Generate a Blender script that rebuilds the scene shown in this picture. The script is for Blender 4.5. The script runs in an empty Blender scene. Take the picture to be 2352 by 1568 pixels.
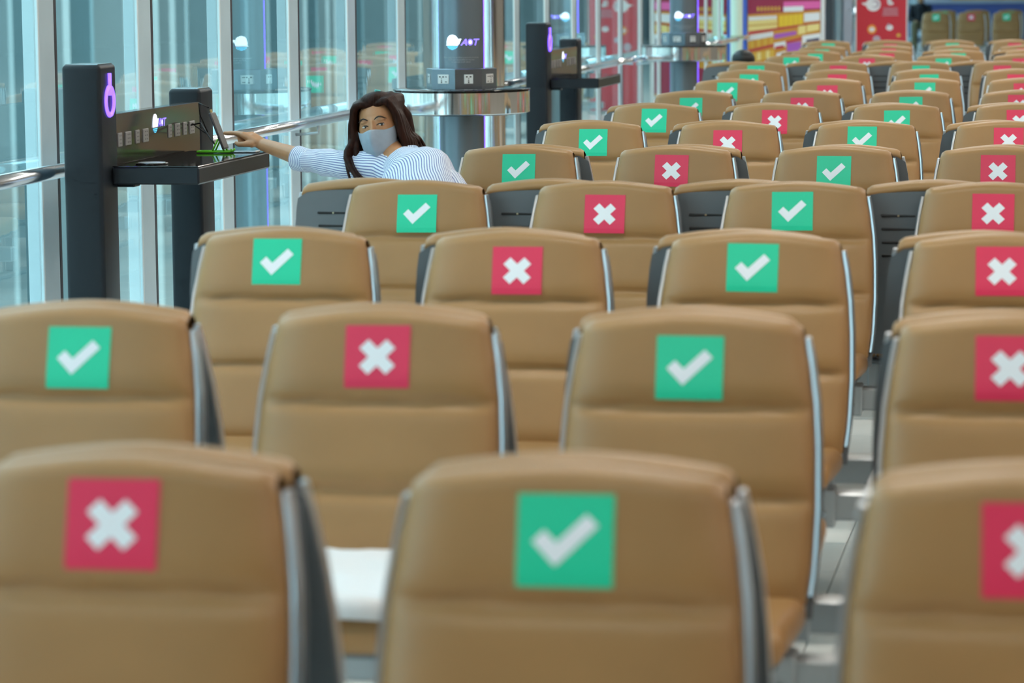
import bpy, bmesh, math, random
from mathutils import Vector, Matrix, noise
random.seed(7)
SC = bpy.context.scene
COL = SC.collection

# ------------------------------------------------------------------ camera
YAW, PITCH, ROLL, CAMZ = 0.18220735, 0.11853424, -0.00873131, 1.6138
def cam_matrix():
    cy, sy, cp, sp = math.cos(YAW), math.sin(YAW), math.cos(PITCH), math.sin(PITCH)
    right = Vector((cy, sy, 0))
    fwd = Vector((-sy*cp, cy*cp, -sp))
    up = Vector((-sy*sp, cy*sp, cp))
    cr, sr = math.cos(ROLL), math.sin(ROLL)
    r2 = right*cr + up*sr*1.0
    u2 = up*cr - right*sr
    return Matrix(((r2.x, u2.x, -fwd.x, 0), (r2.y, u2.y, -fwd.y, 0), (r2.z, u2.z, -fwd.z, CAMZ), (0, 0, 0, 1)))
cd = bpy.data.cameras.new('camera')
cam = bpy.data.objects.new('camera', cd); COL.objects.link(cam)
cd.sensor_width = 36.0; cd.lens = 7000/2352*36
cd.clip_start = 0.1; cd.clip_end = 600
cam.matrix_world = cam_matrix()
cd.dof.use_dof = True; cd.dof.focus_distance = 12.6; cd.dof.aperture_fstop = 4.4
SC.camera = cam

# ------------------------------------------------------------------ world, sun, exposure
w = bpy.data.worlds.new('world'); SC.world = w; w.use_nodes = True
bg = w.node_tree.nodes['Background']
bg.inputs[0].default_value = (0.82, 0.92, 1.0, 1); bg.inputs[1].default_value = 5.0
sd = bpy.data.lights.new('sun', 'SUN'); sd.energy = 8.0; sd.angle = 0.05; sd.color = (1, .97, .92)
sun = bpy.data.objects.new('sun', sd); COL.objects.link(sun)
sun.rotation_euler = Vector((-.66, -.12, -.74)).to_track_quat('-Z', 'Y').to_euler()
SC.view_settings.view_transform = 'Standard'; SC.view_settings.look = 'None'
SC.view_settings.gamma = 1.0; SC.view_settings.use_curve_mapping = False
SC.view_settings.exposure = 0.0
SC.cycles.use_denoising = True
SC.cycles.max_bounces = 6; SC.cycles.transparent_max_bounces = 12; SC.cycles.diffuse_bounces = 3; SC.cycles.glossy_bounces = 3
SC.cycles.use_adaptive_sampling = True; SC.cycles.adaptive_threshold = .05; SC.cycles.adaptive_min_samples = 12
SC.cycles.use_light_tree = False
SC.cycles.sample_clamp_indirect = 6.0
CEIL_EMIT = 39.0
CEIL_COL = (1.0, 0.94, 0.84)

# ------------------------------------------------------------------ materials
MAT = {}
def mat(name, col, rough=.5, metal=0., emit=None, estr=0., spec=.5, var=0., vscale=8., bump=0., bscale=60., coat=0., stretch=None):
    if name in MAT: return MAT[name]
    m = bpy.data.materials.new(name); m.use_nodes = True
    nt = m.node_tree; b = nt.nodes['Principled BSDF']
    b.inputs['Base Color'].default_value = (*col, 1); b.inputs['Roughness'].default_value = rough
    b.inputs['Metallic'].default_value = metal; b.inputs['Specular IOR Level'].default_value = spec
    b.inputs['Coat Weight'].default_value = coat
    if emit:
        b.inputs['Emission Color'].default_value = (*emit, 1); b.inputs['Emission Strength'].default_value = estr
    if var > 0 or bump > 0:
        tc = nt.nodes.new('ShaderNodeTexCoord'); mp = nt.nodes.new('ShaderNodeMapping')
        nt.links.new(tc.outputs['Object'], mp.inputs[0])
        if stretch: mp.inputs['Scale'].default_value = stretch
    if var > 0:
        n = nt.nodes.new('ShaderNodeTexNoise'); n.inputs['Scale'].default_value = vscale; n.inputs['Detail'].default_value = 4
        nt.links.new(mp.outputs[0], n.inputs['Vector'])
        r = nt.nodes.new('ShaderNodeValToRGB')
        r.color_ramp.elements[0].position = .3; r.color_ramp.elements[1].position = .7
        r.color_ramp.elements[0].color = tuple(c*(1-var) for c in col)+(1,)
        r.color_ramp.elements[1].color = tuple(min(1, c*(1+var)) for c in col)+(1,)
        nt.links.new(n.outputs['Fac'], r.inputs[0]); nt.links.new(r.outputs[0], b.inputs['Base Color'])
    if bump > 0:
        n2 = nt.nodes.new('ShaderNodeTexNoise'); n2.inputs['Scale'].default_value = bscale; n2.inputs['Detail'].default_value = 3
        nt.links.new(mp.outputs[0], n2.inputs['Vector'])
        bp = nt.nodes.new('ShaderNodeBump'); bp.inputs['Strength'].default_value = bump; bp.inputs['Distance'].default_value = .002
        nt.links.new(n2.outputs['Fac'], bp.inputs['Height']); nt.links.new(bp.outputs[0], b.inputs['Normal'])
    MAT[name] = m
    return m
def glass_mat():
    m = bpy.data.materials.new('tinted_glass'); m.use_nodes = True; nt = m.node_tree; nt.nodes.clear()
    o = nt.nodes.new('ShaderNodeOutputMaterial'); mx = nt.nodes.new('ShaderNodeMixShader')
    tr = nt.nodes.new('ShaderNodeBsdfTransparent'); tr.inputs[0].default_value = (.69, .86, .88, 1)
    gl = nt.nodes.new('ShaderNodeBsdfGlossy'); gl.inputs['Color'].default_value = (.78, .95, .97, 1); gl.inputs['Roughness'].default_value = 0.006
    fr = nt.nodes.new('ShaderNodeFresnel'); fr.inputs[0].default_value = 1.52
    ma = nt.nodes.new('ShaderNodeMath'); ma.operation = 'MULTIPLY_ADD'; ma.use_clamp = True
    ma.inputs[1].default_value = 1.9; ma.inputs[2].default_value = .05
    # only the outer faces mirror; the inner faces of the pane let the light through
    ge = nt.nodes.new('ShaderNodeNewGeometry'); iv = nt.nodes.new('ShaderNodeMath'); iv.operation = 'SUBTRACT'; iv.inputs[0].default_value = 1.
    mu = nt.nodes.new('ShaderNodeMath'); mu.operation = 'MULTIPLY'
    nt.links.new(ge.outputs['Backfacing'], iv.inputs[1]); nt.links.new(iv.outputs[0], mu.inputs[0])
    nt.links.new(fr.outputs[0], ma.inputs[0]); nt.links.new(ma.outputs[0], mu.inputs[1]); nt.links.new(mu.outputs[0], mx.inputs[0])
    nt.links.new(tr.outputs[0], mx.inputs[1]); nt.links.new(gl.outputs[0], mx.inputs[2]); nt.links.new(mx.outputs[0], o.inputs[0])
    # the panes are slightly wavy, in vertical streaks
    tc = nt.nodes.new('ShaderNodeTexCoord'); mp = nt.nodes.new('ShaderNodeMapping'); mp.inputs['Scale'].default_value = (6, 6, .12)
    n = nt.nodes.new('ShaderNodeTexNoise'); n.inputs['Scale'].default_value = 3.0
    bp = nt.nodes.new('ShaderNodeBump'); bp.inputs['Strength'].default_value = .02; bp.inputs['Distance'].default_value = .004
    nt.links.new(tc.outputs['Object'], mp.inputs[0]); nt.links.new(mp.outputs[0], n.inputs['Vector'])
    nt.links.new(n.outputs['Fac'], bp.inputs['Height']); nt.links.new(bp.outputs[0], gl.inputs['Normal'])
    MAT['glass'] = m; return m
GLASS = glass_mat()
def stripe_mat():
    # white shirting with thin blue stripes running along a stored cloth coordinate
    m = bpy.data.materials.new('striped_shirt'); m.use_nodes = True; nt = m.node_tree; b = nt.nodes['Principled BSDF']
    a = nt.nodes.new('ShaderNodeAttribute'); a.attribute_name = 'cloth'
    ma = nt.nodes.new('ShaderNodeMath'); ma.operation = 'MULTIPLY'; ma.inputs[1].default_value = 1/.0088
    fr = nt.nodes.new('ShaderNodeMath'); fr.operation = 'FRACT'
    r = nt.nodes.new('ShaderNodeValToRGB'); e = r.color_ramp.elements
    e[0].position = .0; e[0].color = (.80, .84, .92, 1)
    e[1].position = 1.; e[1].color = (.80, .84, .92, 1)
    for p, c in ((.50, (.80, .84, .92, 1)), (.60, (.16, .19, .42, 1)), (.88, (.16, .19, .42, 1)), (.97, (.80, .84, .92, 1))):
        x = e.new(p); x.color = c
    nt.links.new(a.outputs['Fac'], ma.inputs[0]); nt.links.new(ma.outputs[0], fr.inputs[0]); nt.links.new(fr.outputs[0], r.inputs[0])
    nt.links.new(r.outputs[0], b.inputs['Base Color']); b.inputs['Roughness'].default_value = .85
    MAT['stripes'] = m; return m
STRIPES = stripe_mat()
def wood_tile_mat():
    m = mat('floor_tile', (.74, .73, .70), .22, var=.04, vscale=3.)
    return m
LEATHER = mat('tan_leather', (.360, .190, .070), .40, spec=.5, var=.06, vscale=5., bump=.10, bscale=420.)
SHELLM = mat('grey_shell_plastic', (.145, .16, .175), .42, var=.03)
SILVER = mat('silver_edge', (.66, .70, .75), .30, metal=.8)
ALU = mat('cast_aluminium', (.46, .49, .51), .36, metal=.75, var=.05)
STEEL = mat('brushed_steel', (.86, .85, .84), .10, metal=1.0, bump=.35, bscale=3., stretch=(12, 12, .3))
CHROME = mat('polished_rail', (.80, .83, .88), .2, metal=1.0)
GREEN = mat('sticker_green', (.012, .62, .35), .4)
RED = mat('sticker_red', (.78, .034, .105), .4)
WHITE = mat('sticker_white', (.90, .92, .97), .45)
BLACK = mat('black_slot', (.01, .01, .011), .6)
KIOSK = mat('dark_kiosk', (.022, .027, .034), .34, spec=.22)
KSHELF = mat('gloss_black', (.012, .012, .013), .06, spec=.7)
PILLAR = mat('grey_pillar', (.20, .24, .28), .34, metal=.75)
BOXM = mat('outlet_box', (.24, .28, .33), .22, metal=.85)
PLATE = mat('socket_plate', (.78, .80, .80), .4)
PURPLE = mat('purple_light', (.2, .1, .8), .4, emit=(.17, .08, 1.0), estr=3.2)
LOGO = mat('logo_light', (.9, .9, 1), .4, emit=(.80, .90, 1.0), estr=1.5)
LOGOC = mat('logo_cyan', (.2, .6, .9), .4, emit=(.08, .62, 1.0), estr=1.2)
LOGOP = mat('logo_violet', (.3, .2, .9), .4, emit=(.22, .16, 1.0), estr=1.6)
PRINT = mat('grey_print', (.45, .5, .55), .5)
MULL = mat('mullion_metal', (.52, .65, .72), .5, var=.05, vscale=4.)
MEDGE = mat('mullion_edge', (.80, .86, .88), .35)  # bright tone stands for outside light on the mullion's near side
GASKET = mat('gasket', (.045, .045, .055), .5)
SKIN = mat('skin', (.50, .238, .112), .45, var=.05, vscale=30.)
HAIRM = mat('dark_brown_hair', (.026, .0085, .005), .46, spec=.12, var=.5, vscale=22., stretch=(6, 6, .5), bump=.5, bscale=60.)
HAIRB = mat('black_hair', (.008, .008, .009), .45)
MASKM = mat('grey_blue_mask', (.34, .40, .47), .85, var=.06, vscale=25., bump=.2, bscale=90.)

# ------------------------------------------------------------------ mesh helpers
def link(name, me, m=None, parent=None):
    o = bpy.data.objects.new(name, me); COL.objects.link(o)
    if m is not None and me is not None and not me.materials: me.materials.append(m)
    if parent: o.parent = parent
    return o
def tag(o, label, cat, group=None):
    o['label'] = label; o['category'] = cat
    if group: o['group'] = group
    return o
def struct(o, label=None):
    o['kind'] = 'structure'
    if label: o['label'] = label
    return o
def empty(name, loc=(0, 0, 0), rz=0.):
    o = bpy.data.objects.new(name, None); COL.objects.link(o); o.location = loc; o.rotation_euler = (0, 0, rz)
    o.empty_display_size = .1
    return o
def pydata(name, v, f, smooth=False):
    me = bpy.data.meshes.new(name); me.from_pydata([tuple(p) for p in v], [], f); me.update()
    if smooth: me.polygons.foreach_set('use_smooth', [True]*len(me.polygons))
    return me
def from_bm(name, bm, smooth=False):
    me = bpy.data.meshes.new(name); bmesh.ops.recalc_face_normals(bm, faces=bm.faces[:]); bm.to_mesh(me); bm.free()
    if smooth: me.polygons.foreach_set('use_smooth', [True]*len(me.polygons))
    return me
def bm_box(bm, x0, x1, y0, y1, z0, z1, bev=0., seg=1):
    r = bmesh.ops.create_cube(bm, size=1.0, matrix=Matrix.Translation(((x0+x1)/2, (y0+y1)/2, (z0+z1)/2)) @ Matrix.Diagonal((x1-x0, y1-y0, z1-z0, 1)))
    if bev > 0:
        es = list({e for v in r['verts'] for e in v.link_edges})
        bmesh.ops.bevel(bm, geom=es, offset=bev, segments=seg, affect='EDGES', profile=.5)
def box(name, x0, x1, y0, y1, z0, z1, m, parent=None, bev=0., seg=1):
    bm = bmesh.new(); bm_box(bm, x0, x1, y0, y1, z0, z1, bev, seg)
    return link(name, from_bm(name, bm, seg > 2), m, parent)
def bm_tube(bm, pts, r, n=10, caps=True):
    """tube through pts; r a number or a list"""
    pts = [Vector(p) for p in pts]; rs = r if isinstance(r, (list, tuple)) else [r]*len(pts)
    rings = []; prev = None
    for i, p in enumerate(pts):
        t = (pts[min(i+1, len(pts)-1)]-pts[max(i-1, 0)]).normalized()
        if prev is None:
            a = Vector((0, 0, 1)) if abs(t.z) < .9 else Vector((1, 0, 0))
            u = t.cross(a).normalized()
        else:
            u = (prev - t*prev.dot(t)).normalized()
        prev = u; vv = t.cross(u)
        rings.append([bm.verts.new(p + (u*math.cos(k*2*math.pi/n) + vv*math.sin(k*2*math.pi/n))*rs[i]) for k in range(n)])
    for a, b in zip(rings[:-1], rings[1:]):
        for k in range(n): bm.faces.new((a[k], a[(k+1) % n], b[(k+1) % n], b[k]))
    if caps:
        bm.faces.new(rings[0][::-1]); bm.faces.new(rings[-1])
def tube(name, pts, r, m, parent=None, n=10):
    bm = bmesh.new(); bm_tube(bm, pts, r, n)
    return link(name, from_bm(name, bm, True), m, parent)
def bm_lathe(bm, prof, n=32, cx=0, cy=0):
    rings = [[bm.verts.new((cx+r*math.cos(k*2*math.pi/n), cy+r*math.sin(k*2*math.pi/n), z)) for k in range(n)] for r, z in prof]
    for a, b in zip(rings[:-1], rings[1:]):
        for k in range(n): bm.faces.new((a[k], a[(k+1) % n], b[(k+1) % n], b[k]))
    bm.faces.new(rings[0][::-1]); bm.faces.new(rings[-1])
def lathe(name, prof, m, parent=None, n=40, smooth=True):
    bm = bmesh.new(); bm_lathe(bm, prof, n); o = link(name, from_bm(name, bm, smooth), m, parent)
    if smooth: sharp(o.data)
    return o
def sharp(me, ang=.7):
    bm = bmesh.new(); bm.from_mesh(me)
    for e in bm.edges:
        if len(e.link_faces) == 2 and e.calc_face_angle(0) > ang: e.smooth = False
    bm.to_mesh(me); bm.free()
def flat_poly(name, polys, fn, m, parent=None, thick=None):
    """flat print: 2D polygons carried to 3D by fn(a, b)"""
    v = []; f = []
    for p in polys:
        b0 = len(v); v += [fn(a, b) for a, b in p]; f.append(tuple(range(b0, b0+len(p))))
    return link(name, pydata(name, v, f), m, parent)
def copy_tree(o, parent=None):
    c = o.copy(); COL.objects.link(c)
    if parent: c.parent = parent
    for ch in KIDS(o): copy_tree(ch, c)
    return c
def KIDS(o): return [x for x in ALLKIDS.get(o.name, [])]
ALLKIDS = {}
def remember(root):
    def rec(o):
        ks = [x for x in COL.objects if x.parent == o]; ALLKIDS[o.name] = ks
        for k in ks: rec(k)
    rec(root)

ORD = ['front', 'second', 'third', 'fourth', 'fifth', 'sixth', 'seventh', 'eighth', 'ninth', 'tenth', 'eleventh', 'twelfth', 'thirteenth', 'fourteenth', 'fifteenth']

# ------------------------------------------------------------------ the hall shell
XW = -3.80
def build_shell():
    fl = box('floor', XW-.2, 16, -10, 80, -.24, -.012, mat('floor_joint', (.30, .31, .31), .5)); struct(fl)
    # tiles, separate where the floor can be seen, one slab of joints beneath
    tm = wood_tile_mat()
    bm = bmesh.new(); bm_box(bm, -.2985, .2985, -.2085, .2085, -.0115, 0, .0015, 1); tme = from_bm('tile', bm); tme.materials.append(tm)
    n = 0
    for i in range(-4, 3):
        for j in range(0, 30):
            x = -.62+.3+i*.6; y = 4.205+j*.42
            o = link('tile', tme, None, fl); o.location = (x, y, 0); n += 1
    def slab(x0, x1, y0, y1):
        o = box('tile_field', x0, x1, y0, y1, -.0115, 0, tm, fl); o['kind'] = 'stuff'
    xa, xb = -.62-4*.6+.0015, -.62+3*.6; ya, yb = 4.205-.21, 4.205+29*.42+.21
    slab(XW-.2, xa-.002, -10, 80); slab(xb, 16, -10, 80); slab(xa, xb, -10, ya); slab(xa, xb, yb, 80)
    ce = box('ceiling', XW-.2, 16, -10, 80, 5.5, 5.7, mat('ceiling_white', (.30, .30, .29), .7)); struct(ce)
    wr = box('wall_right', 16, 16.2, -10, 80, 0, 5.5, mat('wall_beige', (.26, .23, .20), .6, var=.1, vscale=.6)); struct(wr)
    wb = box('wall_back', XW-.2, 16, 80, 80.2, 0, 5.5, mat('wall_dim', (.20, .24, .28), .6, var=.25, vscale=.7)); struct(wb)
    wf = box('wall_front', XW-.2, 16, -10.2, -10, 0, 5.5, mat('wall_beige', (.26, .23, .20), .6)); struct(wf)
    # ceiling light panels
    lm = mat('ceiling_lamp', (1, 1, 1), .5, emit=CEIL_COL, estr=CEIL_EMIT)
    fm = mat('lamp_frame', (.6, .6, .6), .5)
    LROW = ['nearest', 'second', 'third', 'fourth', 'fifth', 'sixth', 'farthest']
    for j, y in enumerate((-.6, 6.2, 12.7, 19.2, 25.7, 32.2, 38.7)):  # nearest row is added, out of view, to brighten the front seats
        for i, x in enumerate((-1.2, 3.2, 7.6, 12)):
            e = empty('ceiling_light', (x, y, 5.42))
            box('frame', -1.25, 1.25, -.2, .2, 0, .08, fm, e)
            box('diffuser', -1.2, 1.2, -.15, .15, -.01, .0, lm, e)
            tag(e, f'long white ceiling light panel, {["first","second","third","fourth"][i]} from the window, {LROW[j]} lamp row', 'ceiling light', 'ceiling light panels')
build_shell()

def build_windows():
    y = 10.9-1.235*9; k = 0
    wl = box('wall_left', XW-.2, XW+.02, -10, y-.012, 0, 5.5, mat('wall_beige', (.26, .23, .20), .6)); struct(wl)  # unseen solid stretch, added to cut window light on the seat fronts
    me_p = me_m = me_e = me_g = None
    pitch = 1.235; H = 5.5
    while y < 78:
        k += 1
        if me_p is None:
            bm = bmesh.new(); bm_box(bm, -.006, .006, .20, pitch, 0, H); me_p = from_bm('pane', bm); me_p.materials.append(GLASS)
            bm = bmesh.new(); bm_box(bm, -.05, .010, .0, .175, 0, H, .003); me_m = from_bm('mullion', bm); me_m.materials.append(MULL)
            bm = bmesh.new(); bm_box(bm, -.05, .0125, -.012, -.0005, 0, H, .002); me_e = from_bm('edge', bm); me_e.materials.append(MEDGE)
            bm = bmesh.new(); bm_box(bm, -.05, .011, .1755, .2005, 0, H); me_g = from_bm('gasket', bm); me_g.materials.append(GASKET)
        o = link(f'window_{k}', me_p); o.location = (XW, y, 0); struct(o)
        for nm, me in (('mullion', me_m), ('edge_strip', me_e), ('gasket', me_g)): link(nm, me, None, o)
        y += pitch
    sill = box('trim_1', XW-.1, XW+.1, -10, 80, 0, .12, MULL); struct(sill)
build_windows()

def build_outside():
    g = box('ground', -220, XW-.2, -60, 260, -4.2, -4.0, mat('apron_concrete', (.22, .25, .25), .8, var=.12, vscale=.08)); struct(g)
    # added neighbouring wing: pale wall bounces sun inside, deep ribs show shaded sides
    wall = box('wall_outside', -15.4, -15.0, -5, 240, -4, 9, mat('pale_cladding', (.66, .68, .68), .7, var=.06, vscale=.15)); struct(wall)
    ribs = []
    for w_, c in ((.10, (.24, .30, .31)), (.16, (.34, .38, .38)), (.08, (.15, .23, .25))):
        bm = bmesh.new(); bm_box(bm, -15.0, -14.35, -w_, w_, -4, 9); me = from_bm('rib', bm); me.materials.append(mat('rib_%d' % len(ribs), c, .6)); ribs.append(me)
    for j in range(150):
        o = link('rib', random.choice(ribs), None, wall); o.location = (random.uniform(-.12, .12), 2+j*1.2+random.uniform(-.25, .25), 0)
build_outside()

def build_rail():
    x, z = -3.665, .925
    r = empty('handrail', (x, 0, z)); tag(r, 'polished steel handrail running along the foot of the window wall', 'handrail')
    ys = [-8 + 3.0*i for i in range(30)]
    ys = [12.66-7*3.0+3.0*i for i in range(30)]
    for a, b in zip(ys[:-1], ys[1:]):
        tube('rail_tube', [(0, a+.012, 0), (0, b-.012, 0)], .0265, CHROME, r, 14)
        tube('joint_ring', [(0, b-.02, 0), (0, b+.02, 0)], .0285, mat('joint', (.30, .31, .33), .3, metal=.9), r, 14)
        tube('bracket', [(0, b-1.0, -.025), (0, b-1.0, -.06), (-.115, b-1.0, -.07)], .008, ALU, r, 6)
build_rail()

# ------------------------------------------------------------------ airport seats
def interp(t, tab):
    for (a, va), (b, vb) in zip(tab[:-1], tab[1:]):
        if t <= b:
            s = max(0., (t-a)/(b-a)); s = s*s*(3-2*s)*.35 + s*.65
            return va+(vb-va)*s
    return tab[-1][1]
WTAB = [(.40, .232), (.50, .243), (.60, .246), (.70, .244), (.78, .239), (.85, .230), (.91, .219), (.94, .213), (.965, .207)]
def half_w(z): return interp(z, WTAB)
def recl(z): return .29*(z-.87)+.032
SEAMS = (.785, .615)
def panel_bulge(z):
    s = 1.0
    for zs in SEAMS: s -= .42*math.exp(-((z-zs)/.006)**2) + .30*math.exp(-((z-zs)/(.026 if z > zs else .016))**2)
    s -= .55*math.exp(-((z-.415)/.03)**2)
    return s
def front_y(u, z):
    return recl(z) - .032*(max(0., 1-abs(u)**5.5))**.55*panel_bulge(z)
def back_top(u):
    a = abs(u); d = .022*a**1.7
    if a > .94: d += .007*((a-.94)/.06)**2
    return .964-d
def make_backrest():
    us = [-1+2*i/30 for i in range(31)]
    us = [math.copysign(abs(u)**.8, u) for u in us]
    zb, T, R = .418, .052, .026
    rows = []
    nz = 54
    def col(u):
        zt = back_top(u); pts = []
        for j in range(nz+1):
            z = zb+(zt-R-zb)*j/nz
            pts.append((half_w(z)*u, front_y(u, z), z))
        yb = recl(zt)+T*.92; y0 = pts[-1][1]; zc = zt-R
        for k in range(1, 10):       # roll over the top
            a = math.pi*k/9
            yy = (y0+yb)/2-(yb-y0)/2*math.cos(a); zz = zc+R*math.sin(a)
            pts.append((half_w(min(zz, .965))*u, yy, zz))
        pts.append((half_w(zc-.012)*u, recl(zc-.012)+T*.92, zc-.012))
        pts.append((half_w(zc-.014)*u, recl(zc-.014)+T*.6, zc-.014))
        return pts
    cols = [col(u) for u in us]
    # side walls
    def side(c):
        return [(p[0], max(p[1], min(recl(p[2])+T*.75, p[1]+.06)) if k <= nz else p[1], p[2]) for k, p in enumerate(c)]
    cols = [side(cols[0])] + cols + [side(cols[-1])]
    v = [p for c in cols for p in c]; n = len(cols[0]); f = []
    for i in range(len(cols)-1):
        for j in range(n-1):
            f.append((i*n+j, (i+1)*n+j, (i+1)*n+j+1, i*n+j+1))
    me = pydata('backrest', v, f, True)
    bm = bmesh.new(); bm.from_mesh(me); bmesh.ops.remove_doubles(bm, verts=bm.verts[:], dist=.0004)
    bmesh.ops.recalc_face_normals(bm, faces=bm.faces[:]); bm.to_mesh(me); bm.free()
    me.polygons.foreach_set('use_smooth', [True]*len(me.polygons))
    return me
def make_shell():
    # gently bowed back plate with rounded top corners
    v = []; f = []; nu, nz = 16, 22
    for s in (0, 1):
        for j in range(nz+1):
            t = j/nz; 
            for i in range(nu+1):
                u = -1+2*i/nu
                zt = .928-.012*u*u-(.02*((abs(u)-.8)/.2)**2 if abs(u) > .8 else 0)
                z = .385+(zt-.385)*t
                wv = half_w(z)+.013
                bow = .007*(1-u*u)+.010*math.sin(math.pi*t)
                y = recl(z)+(.045 if s == 0 else .053+bow)
                v.append((u*wv, y, z))
    n = (nu+1)*(nz+1)
    for s in (0, 1):
        for j in range(nz):
            for i in range(nu):
                a = s*n+j*(nu+1)+i; q = (a, a+1, a+nu+2, a+nu+1)
                f.append(q if s == 0 else q[::-1])
    def ring():
        r = [i for i in range(nu+1)] + [j*(nu+1)+nu for j in range(1, nz+1)] + [nz*(nu+1)+i for i in range(nu-1, -1, -1)] + [j*(nu+1) for j in range(nz-1, 0, -1)]
        return r
    r = ring()
    for a, b in zip(r, r[1:]+r[:1]): f.append((a, a+n, b+n, b))
    me = pydata('shell', v, f, True); bm = bmesh.new(); bm.from_mesh(me); bmesh.ops.recalc_face_normals(bm, faces=bm.faces[:]); bm.to_mesh(me); bm.free()
    me.polygons.foreach_set('use_smooth', [True]*len(me.polygons)); sharp(me, .9)
    return me
def make_rim():
    # silver edging up both sides of the shell, joined below the cushion
    bm = bmesh.new()
    path = []
    zs = [.915-.04*i for i in range(13)]
    L = [(-(half_w(z)+.007), recl(z)+.034, z) for z in zs]
    Rr = [(half_w(z)+.007, recl(z)+.034, z) for z in zs]
    sec = ((-.005, -.026), (.002, -.028), (.0045, -.022), (.0045, .009), (.001, .010), (-.005, .010))
    rings = []
    for side, P in ((1, L), (-1, Rr)):
        rr = [[bm.verts.new((p[0]-side*a, p[1]+b, p[2])) for a, b in sec] for p in P]
        for a, b in zip(rr[:-1], rr[1:]):
            for k in range(6): bm.faces.new((a[k], a[(k+1) % 6], b[(k+1) % 6], b[k]))
        bm.faces.new(rr[0]); bm.faces.new(rr[-1][::-1])
    z = .405
    bm_box(bm, -half_w(z), half_w(z), recl(z)-.01, recl(z)+.05, .395, .417, .004)
    me = from_bm('rim', bm, True); sharp(me, .6); return me
def make_seat():
    bm = bmesh.new()
    bm_box(bm, -.236, .236, -.51, -.075, .362, .432, .030, 5)
    bmesh.ops.subdivide_edges(bm, edges=[e for e in bm.edges if e.calc_length() > .1], cuts=8, use_grid_fill=True)
    for v in bm.verts:
        x, y, z = v.co
        t = (-.075-y)/.435
        v.co.z += .030*t - .012*(max(0, t-.8)/.2)**2
        if z > .40: v.co.z += .010*(1-(x/.236)**2)*math.sin(math.pi*min(1, max(0, t)))
        v.co.x *= 1-.05*(max(0, t-.5))
    me = from_bm('seat', bm, True); return me
def make_pan():
    bm = bmesh.new(); bm_box(bm, -.215, .215, -.47, -.07, .350, .366, .006)
    for v in bm.verts: v.co.z += .022*((-.07-v.co.y)/.4)
    return from_bm('seat_pan', bm)
def make_bracket():
    out = []
    for s in (-1, 1):
        bm = bmesh.new()
        bm_tube(bm, [(s*.19, recl(.52)+.03, .50), (s*.195, recl(.42)+.02, .41), (s*.195, -.10, .362), (s*.19, -.22, .345), (s*.185, -.34, .35)], [.011, .014, .016, .014, .010], 8)
        bm_box(bm, s*.195-.03, s*.195+.03, -.215, -.125, .250, .345, .004)
        me = from_bm('bracket', bm, True); sharp(me, .5); me.materials.append(ALU); out.append(me)
    return out
def make_bolt(s):
    bm = bmesh.new(); bm_tube(bm, [(s*.195, -.214, .285), (s*.195, -.224, .285)], .009, 10)
    return from_bm('bolt', bm)
SME = {'backrest': make_backrest(), 'shell': make_shell(), 'rim': make_rim(), 'seat': make_seat(), 'seat_pan': make_pan()}
BRACKET = make_bracket()
for k, m_ in (('backrest', LEATHER), ('shell', SHELLM), ('rim', SILVER), ('seat', LEATHER), ('seat_pan', SHELLM)): SME[k].materials.append(m_)
BOLT = [make_bolt(-1), make_bolt(1)]
for b_ in BOLT: b_.materials.append(mat('bolt_steel', (.55, .62, .66), .25, metal=1.))
def make_slot(sx):
    bm = bmesh.new(); bm_box(bm, sx-.055, sx+.055, -.004, .004, -.0042, .0042, .0035, 2)
    me = from_bm('slot', bm); me.materials.append(BLACK); return me
SLOT = [make_slot(-.115), make_slot(.115)]
def make_screw():
    bm = bmesh.new(); bm_tube(bm, [(0, .0, 0), (0, .0055, 0)], .0034, 8); me = from_bm('screw', bm); me.materials.append(mat('brass', (.55, .47, .32), .3, metal=1.)); return me
SCREW = make_screw()
SW, SH = .0655, .0605
def st_map(u, z, off): return (u, front_y(u/half_w(z), z)-off, z)
def make_sticker(m):
    n = 8; v = []; f = []
    for j in range(n+1):
        for i in range(n+1):
            a = -1+2*i/n; b = -1+2*j/n
            v.append(st_map(a*SW, .87+b*SH, .0022))
    for j in range(n):
        for i in range(n):
            q = j*(n+1)+i; f.append((q, q+1, q+n+2, q+n+1))
    k = len(v)         # turned-back edge gives the film its thickness
    edge = [i for i in range(n+1)]+[j*(n+1)+n for j in range(1, n+1)]+[n*(n+1)+i for i in range(n-1, -1, -1)]+[j*(n+1) for j in range(n-1, 0, -1)]
    for e in edge: v.append((v[e][0], v[e][1]+.0012, v[e][2]))
    for a in range(len(edge)):
        b = (a+1) % len(edge); f.append((edge[a], k+a, k+b, edge[b]))
    me = pydata('sticker', v, f); me.materials.append(m); return me
def dense(poly, step=.012):
    out = []
    for (a, b), (c, d) in zip(poly, poly[1:]+poly[:1]):
        n = max(1, int(math.hypot(c-a, d-b)/step))
        out += [(a+(c-a)*i/n, b+(d-b)*i/n) for i in range(n)]
    return out
def make_mark(polys, name):
    v = []; f = []
    for p in polys:
        b0 = len(v); v += [st_map(a*SW*2, .87+b*SH*2, .0031) for a, b in p]; f.append(tuple(range(b0, b0+len(p))))
    me = pydata(name, v, f); me.materials.append(WHITE); return me
CHK = [[(-.344, -.008), (-.22, .117), (-.088, -.015), (-.098, -.272)], [(-.088, -.015), (.218, .287), (.34, .166), (-.098, -.272)]]
def bar(ang, l, wd):
    c, s = math.cos(ang), math.sin(ang)
    return [(x*c-y*s, x*s+y*c) for x, y in ((-l, -wd), (l, -wd), (l, wd), (-l, wd))]
a_ = .098; l_ = .295
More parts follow.
